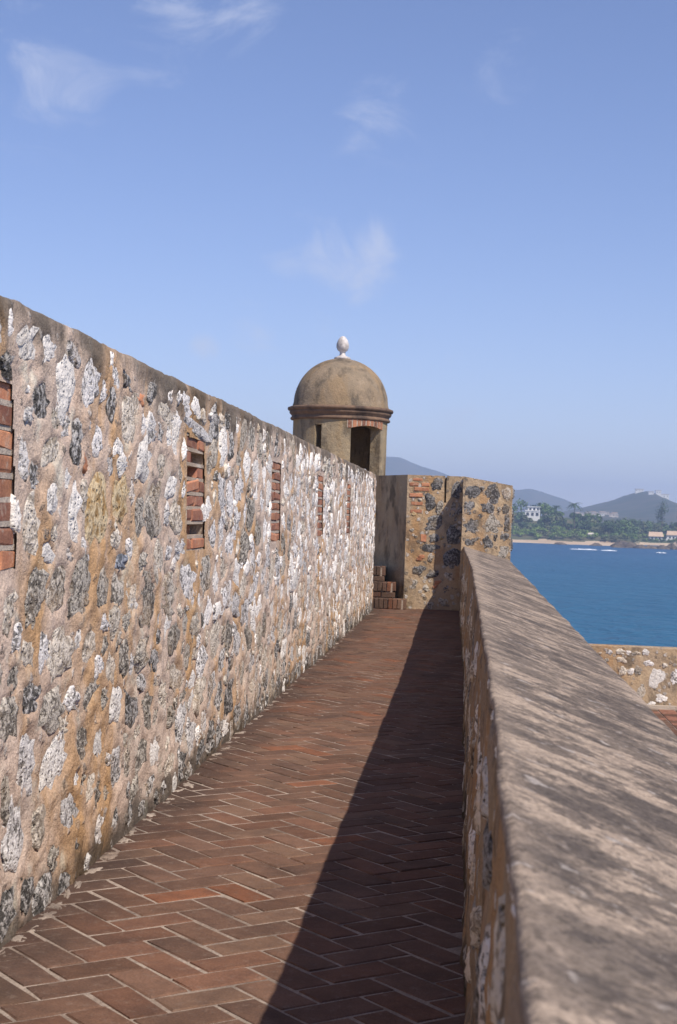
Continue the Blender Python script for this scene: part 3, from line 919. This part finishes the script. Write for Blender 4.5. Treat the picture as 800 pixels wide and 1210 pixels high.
# lower terrace wall
tw = thing('terrace_wall', (4, 27, -1.53), 'low ochre wall with white stones on the lower terrace by the sea', 'wall')
mb = MB()
prism(mb, [(.68, 26.8), (8.95, 26.8), (8.95, 27.25), (.68, 27.25)], -1.57, lambda x, y: -.548, seed=12, step=.06)
mb.build('wall_body', M['ochre'], tw, smooth=True)
TW = "2.40,-.64,.12,.07 2.59,-.63,.17,.09 2.72,-.64,.08,.08 2.86,-.65,.11,.07 3.01,-.62,.12,.10 2.61,-.77,.16,.09 3.06,-.81,.16,.10 2.64,-.96,.13,.14 2.78,-.96,.10,.10 2.89,-.93,.12,.15 3.20,-1.05,.22,.33 3.34,-.83,.11,.07 3.51,-1.01,.14,.27 2.95,-1.30,.16,.26 3.30,-1.39,.23,.12 2.36,-.78,.07,.06 3.14,-1.49,.14,.08 2.25,-.67,.05,.04 3.75,-.75,.15,.1 3.95,-1.1,.2,.2 4.3,-.8,.16,.12 4.6,-1.2,.2,.14 1.9,-.8,.15,.1 1.6,-1.1,.2,.15 2.2,-1.2,.16,.2"
for i, t in enumerate(TW.split()):
    x, z, w, h = map(float, t.split(','))
    put_stone(tw, (x, 26.8, z), FRONT['u'], FRONT['n'], w * 1.1, h * 1.1, .013, 'LCWGWC'[i % 6], random.uniform(-.3, .3))
kb = MB()
kb.box(1.5, 8.5, 26.66, 26.79, -1.54, -1.50)
kb.build('kerb', M['joint'], tw)

# ------------------------------------------------------------------ sentry tower
TC = Vector((-2.62, 30.5, 0))
tower = thing('sentry_tower', (TC.x, TC.y, .9), 'round domed stone sentry tower with white finial above the wall', 'tower')


def lathe(name, prof, mat, parent, seg=72, noise=0.0, smooth=True):
    pr = np.array(prof, float)
    th = np.linspace(0, 2 * math.pi, seg, endpoint=False)
    rr = pr[:, 0][None, :] + noise * fbm(np.cos(th)[:, None] * 3.0, np.sin(th)[:, None] * 3.0, pr[:, 1][None, :] * 3, 3)
    X = TC.x + rr * np.cos(th)[:, None]
    Y = TC.y + rr * np.sin(th)[:, None]
    Z = np.repeat(pr[:, 1][None, :], seg, 0)
    n = len(pr)
    f = [(i * n + j, ((i + 1) % seg) * n + j, ((i + 1) % seg) * n + j + 1, i * n + j + 1) for i in range(seg) for j in range(n - 1)]
    me = mesh(name, np.stack([X, Y, Z], -1).reshape(-1, 3), f, mat, smooth=smooth)
    return obj(name, me, parent)


D0, D1 = 18.0, 63.0


def door_top(a):
    return 3.235 - .055 * ((a - (D0 + D1) / 2) / ((D1 - D0) / 2)) ** 2


angs = sorted(set([round(x, 2) for x in np.arange(-180, 180, 5)] + [D0, D1, -26.5, -17.5] + [round(x, 2) for x in np.linspace(D0, D1, 19)]))
angs = [a for a in angs if not any(0 < abs(a - q) < 1.0 for q in (D0, D1, -26.5, -17.5))]
zl = [.2, .9, 1.3, 1.7, 2.1, 2.45, 2.72, 3.0] + [3.12 + .01 * i for i in range(14)] + [3.30, 3.40]
RO, RI = .92, .70


def opened(i, j):
    a = (angs[i] + (angs[(i + 1) % len(angs)] if i + 1 < len(angs) else 180)) / 2
    z = (zl[j] + zl[j + 1]) / 2
    return (D0 < a < D1 and 1.3 < z < door_top(a)) or (-26.5 < a < -17.5 and 2.72 < z < 3.235)


def tp(r, a, z):
    a = R(a)
    rr = r + (0.006 * float(fbm(math.sin(a) * 4, math.cos(a) * 4, z * 3, 2)) if r == RO else 0)
    return (TC.x + rr * math.sin(a), TC.y - rr * math.cos(a), z)


mb = MB()
NA = len(angs)
for i in range(NA):
    a0, a1 = angs[i], angs[i + 1] if i + 1 < NA else 180.0
    for j in range(len(zl) - 1):
        if opened(i, j):
            continue
        z0, z1 = zl[j], zl[j + 1]
        mb.add([tp(RO, a0, z0), tp(RO, a1, z0), tp(RO, a1, z1), tp(RO, a0, z1)], [(0, 1, 2, 3)])
        mb.add([tp(RI, a0, z0), tp(RI, a1, z0), tp(RI, a1, z1), tp(RI, a0, z1)], [(3, 2, 1, 0)], 1)
        for (ii, jj, q) in (((i - 1) % NA, j, [tp(RO, a0, z0), tp(RO, a0, z1), tp(RI, a0, z1), tp(RI, a0, z0)]),
                            ((i + 1) % NA, j, [tp(RO, a1, z1), tp(RO, a1, z0), tp(RI, a1, z0), tp(RI, a1, z1)]),
                            (i, j - 1, [tp(RO, a1, z0), tp(RO, a0, z0), tp(RI, a0, z0), tp(RI, a1, z0)]),
                            (i, j + 1, [tp(RO, a0, z1), tp(RO, a1, z1), tp(RI, a1, z1), tp(RI, a0, z1)])):
            if 0 <= jj < len(zl) - 1 and opened(ii, jj):
                mb.add(q, [(0, 1, 2, 3)])
mb.build('drum', [M['plaster'], M['shaded']], tower)
fl = MB()
fl.add([tp(RI - .002, a, 1.29) for a in range(0, 360, 15)], [tuple(range(24))])
fl.build('floor', M['bed'], tower)
lathe('cornice', [(.90, 3.335), (.955, 3.345), (.972, 3.365), (.965, 3.395), (.945, 3.405), (.95, 3.435), (.985, 3.465), (1.0, 3.50), (.985, 3.515), (1.02, 3.53), (1.035, 3.555), (1.03, 3.585), (.99, 3.60), (.90, 3.605)],
      brick_mat('cornice_brick', (0.20, 0.125, 0.082), (0.15, 0.095, 0.067), sootk=.9, dustk=.35, dust=(.25, .19, .13)), tower, noise=.008)
dm = [(.945, 3.59), (.94, 3.64)]
for t in np.linspace(2, 84, 20):
    dm.append((.925 * math.cos(R(t)), 3.66 + .915 * math.sin(R(t))))
dm.append((0.0, 4.578))
lathe('dome', dm, M['dome'], tower, noise=.009)
lathe('finial', [(.0, 4.555), (.15, 4.555), (.155, 4.595), (.11, 4.61), (.055, 4.635), (.045, 4.675), (.05, 4.705), (.09, 4.735), (.116, 4.79), (.118, 4.86), (.098, 4.93), (.06, 4.985), (.02, 5.012), (0, 5.016)], M['white'], tower, 28, noise=.009)
lint = MB()
nb = 9
for i in range(18):
    a0, a1 = D0 - 5 + (D1 - D0 + 9) * i / 18, D0 - 5 + (D1 - D0 + 9) * (i + 1) / 18
    zf = lambda a: door_top(min(max(a, D0), D1))
    v = [tp(r, a, zf(a) + dz) for r in (RO - .03, RO + .008) for dz in (.004, .155) for a in (a0, a1)]
    lint.add(v, [(4, 5, 7, 6), (0, 4, 6, 2), (1, 3, 7, 5), (2, 6, 7, 3), (0, 1, 5, 4)])
lo = lint.build('door_lintel', M['joint'], tower)
for i in range(nb):
    w = (D1 - D0 + 8) / nb
    a0 = D0 - 4.5 + i * w + w * .13
    a1 = a0 + w * .74
    q = MB()
    zf = lambda a: door_top(min(max(a, D0), D1))
    v = [tp(r, a + (.04 * dz * (a - 40)), zf(a) + dz) for r in (RO - .02, RO + .016) for dz in (.0, .16) for a in (a0, a1)]
    q.add(v, [(4, 5, 7, 6), (0, 4, 6, 2), (1, 3, 7, 5), (2, 6, 7, 3), (0, 1, 5, 4), (1, 0, 2, 3)])
    q.build('brick', M['B'] if i % 3 else M['B2'], lo)
bs = MB()
prism(bs, [(-4.2, 28.6), (-1.3, 28.6), (-.9, 32.6), (-4.2, 32.6)], -1.6, lambda x, y: 1.285, step=.2)
tag(bs.build('bastion', M['ochre']), kind='structure')

# ------------------------------------------------------------------ sea, headland, hills
sea = MB()
sea.add([(-5000, -300, SEA), (5000, -300, SEA), (5000, 8000, SEA), (-5000, 8000, SEA)], [(0, 1, 2, 3)])
tag(sea.build('sea', M['sea']), kind='structure')


def shore(x):
    return 925 + 10 * vnoise(x / 38, 1.5, 0) + 5 * vnoise(x / 13, 4.5, 0) + 105 * np.clip((x - 96) / 14, 0, 1) * np.clip((150 - x) / 20, 0, 1)


def land_h(x, y):
    t = y - shore(x)
    k = np.interp(x, [-300, 20, 60, 95, 130, 400], [.18, .17, .14, .08, .07, .09])
    h = SEA - 1.2 + np.clip(t + 6, 0, 22) / 22 * 3.6
    h = h + np.clip(t - 14, 0, 95) * k + .6 * fbm(x / 11, y / 11, 0, 3) * np.clip((t - 8) / 20, 0, 1)
    return np.where(t < -8, SEA - 1.5, h)


def grid_land(name, xs, ys, hf, mat, mat2=None, split=None):
    X, Y = np.meshgrid(xs, ys)
    Z = hf(X, Y)
    n, m = X.shape[1], X.shape[0]
    a = (np.arange(m - 1)[:, None] * n + np.arange(n - 1)[None, :]).ravel()
    F = np.stack([a, a + 1, a + n + 1, a + n], -1)
    V = np.stack([X, Y, Z], -1).reshape(-1, 3)
    idx = None
    if split is not None:
        c = V[F].mean(1)
        idx = split(c).astype(int)
    o = obj(name, mesh(name, V, F, [mat] + ([mat2] if mat2 else []), idx, smooth=True))
    return tag(o, kind='structure')


grid_land('headland', np.concatenate([np.arange(-420, 0, 12), np.arange(0, 180, 2.5), np.arange(180, 500, 12)]),
          np.concatenate([np.arange(900, 1060, 2.5), np.arange(1060, 1420, 15)]), land_h, M['sand'], M['land'],
          lambda c: (c[:, 1] - shore(c[:, 0]) > 13 + 4 * vnoise(c[:, 0] / 9, c[:, 1] / 9, 0)))


def hill_c(x, y):
    pk = np.interp(x, [-2000, 60, 120, 184, 211, 245, 265, 279, 290, 300, 334, 380, 470, 2000], [0, 0, 12, 27, 35, 46, 55, 58.5, 56, 49, 38, 30, 22, 20])
    cs = np.exp(-((y - 2600) / np.where(y < 2600, 480., 900.)) ** 2)
    base = np.clip((y - 1250) / 500, 0, 1) * 14 + 11 * np.exp(-((x - 146) / 42) ** 2 - ((y - 1880) / 170) ** 2)
    return SEA - 1 + base + np.maximum(0, pk + 11 - 14) * cs + 2.5 * fbm(x / 60, y / 110, 2, 4) * cs


def hill_a(x, y):
    pk = np.interp(x, [-3000, -900, -500, -313, -246, -217, -143, -82, 0, 60, 115, 160, 221, 318, 420, 600, 3000],
                   [60, 90, 130, 165, 176, 174, 147, 132, 108, 94, 95, 99, 84, 49, 40, 60, 50])
    cs = np.exp(-((y - 4500) / 600) ** 2)
    return SEA - 1 + (pk + 11) * cs + 5 * fbm(x / 130, y / 200, 5, 4) * cs


grid_land('near_hill', np.concatenate([np.arange(-1200, 50, 60), np.arange(50, 500, 7), np.arange(500, 1600, 60)]), np.arange(1300, 3600, 45), hill_c, M['hill'])
grid_land('far_hills', np.concatenate([np.arange(-2400, -500, 60), np.arange(-500, 600, 12), np.arange(600, 2400, 60)]), np.arange(3500, 5600, 60), hill_a, M['hill'])

# surf and reef
wv = MB()


def foam_strip(cx, cy, lx, ly, seed, hz=.5):
    r = random.Random(seed)
    n = 26
    v, f = [], []
    for i in range(n + 1):
        t = i / n
        k = max(.04, math.sin(math.pi * t) ** .5 * (.45 + .55 * r.random()))
        for s, z in ((-1, -.05), (-.35, .7), (.35, 1.0), (1, -.05)):
            v.append((cx + (t - .5) * lx, cy + s * ly * .5 * k + r.uniform(-.4, .4) + .1 * (t - .5) * lx, SEA + z * hz * k))
    for i in range(n):
        for q in range(3):
            f.append((i * 4 + q, i * 4 + q + 1, i * 4 + q + 5, i * 4 + q + 4))
    return v, f


def wave(cx, cy, lx, ly, seed, label):
    v, f = foam_strip(0, 0, lx, ly, seed)
    o = obj('breaking_wave', mesh('breaking_wave', [(p[0], p[1], p[2] - SEA) for p in v], f, M['foam'], smooth=True), None, Matrix.Translation((cx, cy, SEA + .02)))
    tag(o, label, 'wave', 'small waves breaking off the far shore', 'stuff')


wave(54, 752, 14, 5.5, 1, 'longest white breaking wave off the far sandy beach')
wave(65, 745, 8, 3.6, 2, 'short white wave just right of the longest one')
wave(88, 735, 5, 1.4, 3, 'thin faint wave in front of the rocky reef')
wave(101, 720, 6, 1.4, 4, 'faint wave at the right edge below the rocky reef')


def rock(cx, cy, sx, sy, h, seed, label):
    r = random.Random(seed)
    nu, nv = 14, 6
    v, f = [], []
    ph = [r.uniform(0, 6) for _ in range(3)]
    for j in range(nv):
        t = j / (nv - 1)
        for i in range(nu):
            a = 2 * math.pi * i / nu
            q = (1 - .75 * t ** 2.2) * (1 + .2 * math.sin(2 * a + ph[0]) + .14 * math.sin(3 * a + ph[1])) + r.uniform(-.09, .09)
            v.append((sx * .5 * q * math.cos(a), sy * .5 * q * math.sin(a), -.8 + (h + .8) * t * (1 + r.uniform(-.14, .14))))
    v.append((0, 0, h * .95))
    for j in range(nv - 1):
        for i in range(nu):
            k = (i + 1) % nu
            f.append((j * nu + i, j * nu + k, j * nu + nu + k, j * nu + nu + i))
    for i in range(nu):
        f.append(((nv - 1) * nu + i, (nv - 1) * nu + (i + 1) % nu, nv * nu))
    o = obj('reef_rock', mesh('reef_rock', v, f, M['rock']), None, Matrix.Translation((cx, cy, SEA)))
    tag(o, label, 'rock', 'rocks of the reef off the headland')


for k, a in enumerate(((82, 868, 12, 8, 2.3, 'brown rock at the left end of the reef'), (88, 873, 8, 7, 3.0, 'square brown rock rising behind the left part of the reef'),
                       (92, 864, 9, 7, 1.9, 'low flat rock in the left middle of the reef'), (98, 866, 10, 7, 1.7, 'long low rock in the middle of the reef'),
                       (104, 866, 8, 7, 2.0, 'rounded rock in the right middle of the reef'), (109.5, 869, 6, 6, 3.0, 'tallest peaked rock near the right end of the reef'),
                       (114, 866, 7, 6, 1.6, 'low rock at the right end of the reef'), (51, 905, 9, 5, 1.2, 'small dark rock in the water below the sandy beach'),
                       (72, 908, 7, 4, 1.5, 'small rock beside the right end of the sandy beach'), (86, 902, 12, 6, 3.2, 'blocky brown rock where the beach meets the reef'))):
    rock(*a[:5], 200 + k, a[5])

# ------------------------------------------------------------------ vegetation


def crown(mbd, cx, cy, z0, rx, rz, nq, size, mi, r, lobes=6):
    L = []
    for _ in range(lobes):
        a, e = r.uniform(0, 6.28), r.uniform(-.5, .75)
        L.append((math.cos(a) * rx * .55 * r.uniform(.3, 1), math.sin(a) * rx * .55 * r.uniform(.3, 1), rz * e * .6, r.uniform(.38, .62)))
    for _ in range(nq):
        lx, ly, lz, lr = r.choice(L)
        d = Vector((r.gauss(0, 1), r.gauss(0, 1), r.gauss(0, 1))).normalized()
        q = lr * r.uniform(.55, 1.08)
        c = Vector((cx + lx + d.x * rx * q, cy + ly + d.y * rx * q, z0 + lz + d.z * rz * q))
        nrm = (d + Vector((r.uniform(-.6, .6), r.uniform(-.6, .6), r.uniform(-.2, .8)))).normalized()
        t = nrm.orthogonal().normalized()
        s = nrm.cross(t)
        k = size * r.uniform(.6, 1.35)
        mbd.add([c + t * k, c + s * k * .7, c - t * k, c - s * k * .7], [(0, 1, 2, 3)], mi)


def trunk(mbd, pts, rad, i=0, n=7):
    k = len(mbd.v)
    ring = []
    for p, q in zip(pts, rad):
        ring.append([(p[0] + q * math.cos(6.283 * a / n), p[1] + q * math.sin(6.283 * a / n), p[2]) for a in range(n)])
    v = [x for rr in ring for x in rr]
    f = [(j * n + a, j * n + (a + 1) % n, (j + 1) * n + (a + 1) % n, (j + 1) * n + a) for j in range(len(pts) - 1) for a in range(n)]
    mbd.add(v, f, i)


wood = MB()
r = random.Random(5)
made = 0
while made < 620:
    x = r.uniform(-40, 210)
    t = r.uniform(30, 150) if made > 330 else r.uniform(14, 48)
    y = float(shore(np.float64(x))) + t
    if 100 < x < 128 and t < 20:
        continue
    if 30 < x < 46 and 1006 < y < 1024:
        continue
    if 112 < x < 142 and y < 1062:
        continue
    z = float(land_h(np.float64(x), np.float64(y)))
    low = t < 42
    h = r.uniform(2.0, 4.2) if low else r.uniform(4.5, 8.5)
    rx = h * (r.uniform(.75, 1.1) if low else r.uniform(.5, .75))
    if y < 1003 and 26 < x < 50:
        h, rx = min(h, 4.4), min(rx, 3.0)
    if abs(x - 63.5) < 8:
        h, rx = min(h, 4.2), min(rx, 2.8)
    mi = r.choice((2, 2, 0, 3)) if low else r.choice((0, 1, 1, 3, 0))
    crown(wood, x, y, z + h * .6, rx, h * .52, 130 if low else 150, .5 if low else .72, mi, r)
    if not low:
        trunk(wood, [(x, y, z - .5), (x, y, z + h * .5)], [.3, .15], 4, 5)
    made += 1
for k in range(46):      # garden shrubs round the beach houses
    x, y = r.uniform(112, 146), r.uniform(1041, 1044.5)
    crown(wood, x, y, float(land_h(np.float64(x), np.float64(y))) + .7, r.uniform(.9, 1.7), r.uniform(.7, 1.5), 60, .4, r.choice((0, 1, 2)), r)
wo = wood.build('woodland', LEAF + [M['bark']], kind='stuff')
tag(wo, 'dense green coastal trees and scrub covering the far headland', 'woodland')


def tree(x, y, h, rx, leaf, label, seed, nq=420, squash=.42, size=.55, crown_at=.66):
    z = float(land_h(np.float64(x), np.float64(y)))
    t = thing('broadleaf_tree', (x, y, z), label, 'tree', 'trees standing out on the far headland')
    rr = random.Random(seed)
    b = MB()
    trunk(b, [(0, 0, -.5), (.1, 0, h * .25), (.2, .1, h * .5), (.2, .1, h * .75)], [.38, .30, .22, .1])
    for k in range(4):
        a = k * 1.6 + rr.random()
        trunk(b, [(.15, .05, h * .4), (.15 + math.cos(a) * rx * .5, .05 + math.sin(a) * rx * .5, h * .68)], [.16, .06])
    T = Matrix.Translation((x, y, z))
    b.build('trunk', M['bark'], t, mw=T)
    c = MB()
    crown(c, 0, 0, h * crown_at, rx, h * squash, nq, size, 0, rr, 9)
    c.build('crown', leaf, t, mw=T)
    return t


tree(83, 962, 9.5, 5.2, LEAF[1], 'dark rounded tree behind the right end of the beach', 31)
tree(95, 975, 10, 5.5, LEAF[0], 'broad green tree left of the terracotta-roofed beach house', 32)
tree(74.5, 968, 7, 4.6, LEAF[0], 'mid green tree right of the tall palm', 33)
tree(55.5, 968, 6.5, 4.2, LEAF[3], 'olive-toned tree left of the tall palm', 34)
tree(47, 985, 8, 4.5, LEAF[1], 'dark tree right of the white flat-roofed house', 35)
tree(128.6, 1076, 27.5, 5.0, LEAF[1], 'tall airy dark tree rising behind the beach houses', 36, 560, .40, .45, .58)


def palm(x, y, h, label, seed, fl=4.0):
    z = float(land_h(np.float64(x), np.float64(y)))
    rr = random.Random(seed)
    t = thing('palm_tree', (x, y, z), label, 'palm', 'palms on the far headland')
    T = Matrix.Translation((x, y, z))
    b = MB()
    lean = rr.uniform(-.8, .8)
    trunk(b, [(lean * q * q, 0, h * q - .5 * (q == 0)) for q in (0, .25, .5, .75, 1)], [.34, .27, .23, .2, .2])
    b.build('trunk', M['bark'], t, mw=T)
    c = MB()
    for k in range(22):
        a = k * 2.4
        e = rr.uniform(-.35, 1.0)
        d = Vector((math.cos(a), math.sin(a), 0))
        s = Vector((-d.y, d.x, 0))
        P = Vector((lean, 0, h))
        pts = []
        for q in range(7):
            u = q / 6
            pts.append(P + d * fl * u * math.cos(e * (1 - u)) + Vector((0, 0, fl * (.75 * math.sin(e) * u - .55 * u * u))))
        for q in range(6):
            p0, p1 = pts[q], pts[q + 1]
            w = .75 * (1 - abs(q / 6 - .35)) * rr.uniform(.8, 1.1)
            for sg in (-1, 1):
                tip = (p0 + p1) / 2 + s * sg * w + Vector((0, 0, -.35 * w)) + d * .35
                c.add([p0, p1, tip], [(0, 1, 2)])
    c.build('fronds', LEAF[1], t, mw=T)


palm(62.6, 962, 18.5, 'tallest palm on the headland above the beach', 3, 5.4)
palm(53.0, 984, 13.0, 'shorter palm between the white house and the tallest palm', 4, 3.6)
palm(101, 1003, 12.0, 'palm above the trees left of the beach houses', 5, 3.6)

# ------------------------------------------------------------------ houses


def hbox(t, name, mat, x0, x1, y0, y1, z0, z1, par=None):
    m = MB()
    m.box(x0, x1, y0, y1, z0, z1)
    L = t.location
    return m.build(name, mat, par or t, mw=Matrix.Translation(L))


def windows(t, par, xs, y, z0, z1, w):
    for x in xs:
        fr = hbox(t, 'window', M['hwhite'], x - w / 2 - .12, x + w / 2 + .12, y - .06, y + .02, z0 - .12, z1 + .12, par)
        hbox(t, 'pane', M['glass'], x - w / 2, x + w / 2, y - .09, y - .05, z0, z1, fr)


h1 = thing('white_house', (38.5, 1016, 3.5), 'white flat-roofed modern house among trees on the headland', 'house')
w = hbox(h1, 'wall', M['hwhite'], -4.2, 5.2, -4, 4, -1, 5.2)
hbox(h1, 'upper_wall', M['hwhite'], -2.5, 5.0, -2, 3.9, 5.2, 8.0)
hbox(h1, 'roof', M['hwhite'], -3.0, 5.6, -2.6, 4.2, 8.0, 8.4)
hbox(h1, 'terrace', M['hwhite'], -7.0, -4.2, -4.5, 3, -1, 3.4)
hbox(h1, 'parapet', M['hwhite'], -4.4, 5.4, -4.3, -4.0, 5.2, 5.9)
windows(h1, None, (-2.6, 0.4, 3.4), -4, 2.4, 4.4, 1.7)
windows(h1, None, (-.9, 1.6, 3.9), -2, 5.9, 7.5, 1.3)
h1b = thing('white_cottage', (49.5, 1012, 4), 'small white house just right of the flat-roofed modern house', 'house')
hbox(h1b, 'wall', M['hwhite'], -2.5, 2.5, -2, 2, -1, 3.0)
hbox(h1b, 'roof', M['hcream'], -2.8, 2.8, -2.3, 2.3, 3.0, 3.3)
windows(h1b, None, (-1, 1), -2, 1, 2.2, .9)


def gable(t, name, mat, x0, x1, y0, y1, z0, z1, par=None):
    ym = (y0 + y1) / 2
    m = MB()
    m.add([(x0, y0, z0), (x1, y0, z0), (x1, y1, z0), (x0, y1, z0), (x0 + .6, ym, z1), (x1 - .6, ym, z1)],
          [(0, 1, 5, 4), (2, 3, 4, 5), (1, 2, 5), (3, 0, 4), (3, 2, 1, 0)])
    return m.build(name, mat, t, mw=Matrix.Translation(t.location))


h2 = thing('beach_house', (121.5, 1048, -7.4), 'low beach house with pale terracotta roof at the water', 'house')
hbox(h2, 'wall', M['hwhite'], -4.2, 4.2, -3, 3, -2, 2.6)
gable(h2, 'roof', M['tile'], -5, 5, -3.8, 3.8, 2.6, 5.6)
windows(h2, None, (-2.4, 0, 2.4), -3, .8, 2.0, 1.2)
h3 = thing('beach_house', (133, 1050, -7.2), 'white beach house at the right edge behind a white garden wall', 'house')
hbox(h3, 'wall', M['hwhite'], -4, 4.5, -2.5, 3, -2, 3.6)
gable(h3, 'roof', M['tile'], -4.4, 4.8, -3.2, 3.4, 3.6, 6.4)
hbox(h3, 'garden_wall', M['hwhite'], -5, 8, -5, -4.6, -2, 1.4)
windows(h3, None, (-2.2, .2, 2.6), -2.5, 1.2, 2.6, 1.2)
h4 = thing('white_hut', (72, 952, float(land_h(np.float64(72), np.float64(952)))), 'tiny white hut among the bushes above the beach', 'house')
hbox(h4, 'wall', M['hwhite'], -1.8, 1.8, -1.5, 1.5, -1, 2.2)
gable(h4, 'roof', M['hcream'], -2.1, 2.1, -1.8, 1.8, 2.2, 3.2)
hbox(h4, 'door', M['glass'], -.4, .4, -1.56, -1.5, 0, 1.7)


def block(x, y, w, h0, label, group, roof='hcream', mat='hwhite', name='hill_house', d=9):
    z = float(hill_c(np.float64(x), np.float64(y)))
    h = h0 * .72
    t = thing(name, (x, y, z), label, 'house', group)
    hbox(t, 'wall', M[mat], -w / 2, w / 2, -d / 2, d / 2, -4, h)
    hbox(t, 'roof', M[roof], -w / 2 - .4, w / 2 + .4, -d / 2 - .4, d / 2 + .4, h, h + .7)
    n = max(2, int(w / 4))
    for i in range(n):
        hbox(t, 'window', M['glass'], -w / 2 + (i + .38) * w / n, -w / 2 + (i + .62) * w / n, -d / 2 - .08, -d / 2 + .02, h * .45, h * .7)


block(269.5, 2570, 13, 7, 'white building on the very top of the right hill', 'houses on the right hill')
block(277, 2470, 8, 5, 'small white house below the hilltop, leftmost of the lower three', 'houses on the right hill')
block(290.5, 2490, 8, 9, 'tall narrow white house between two others on the hill shoulder', 'houses on the right hill')
block(303, 2520, 15, 10, 'large white building on the right shoulder of the hill', 'houses on the right hill')
rr = random.Random(9)
for k in range(16):
    x = 122 + k * 2.9 + rr.uniform(-.8, .8)
    block(x, 1830 + rr.uniform(-50, 60), rr.uniform(4, 7.5), rr.uniform(2.6, 5.5), 'pale little house in the town strip at the foot of the hill', 'town houses at the foot of the hill',
          rr.choice(('tile', 'hcream', 'hcream')), rr.choice(('hwhite', 'hcream', 'hcream')), 'town_house', 7)

# ------------------------------------------------------------------ sea air
hz, b = new_mat('haze')
pvn = b.n('ShaderNodeVolumePrincipled', {'Color': (0.62, 0.74, 1.0, 1), 'Density': HAZE, 'Anisotropy': 0.1})
b.n('ShaderNodeOutputMaterial', {'Volume': pvn.outputs[0]})
mb = MB()
mb.box(-5200, 5200, -500, 8200, SEA - 3, 215)
tag(mb.build('haze', hz), kind='stuff')
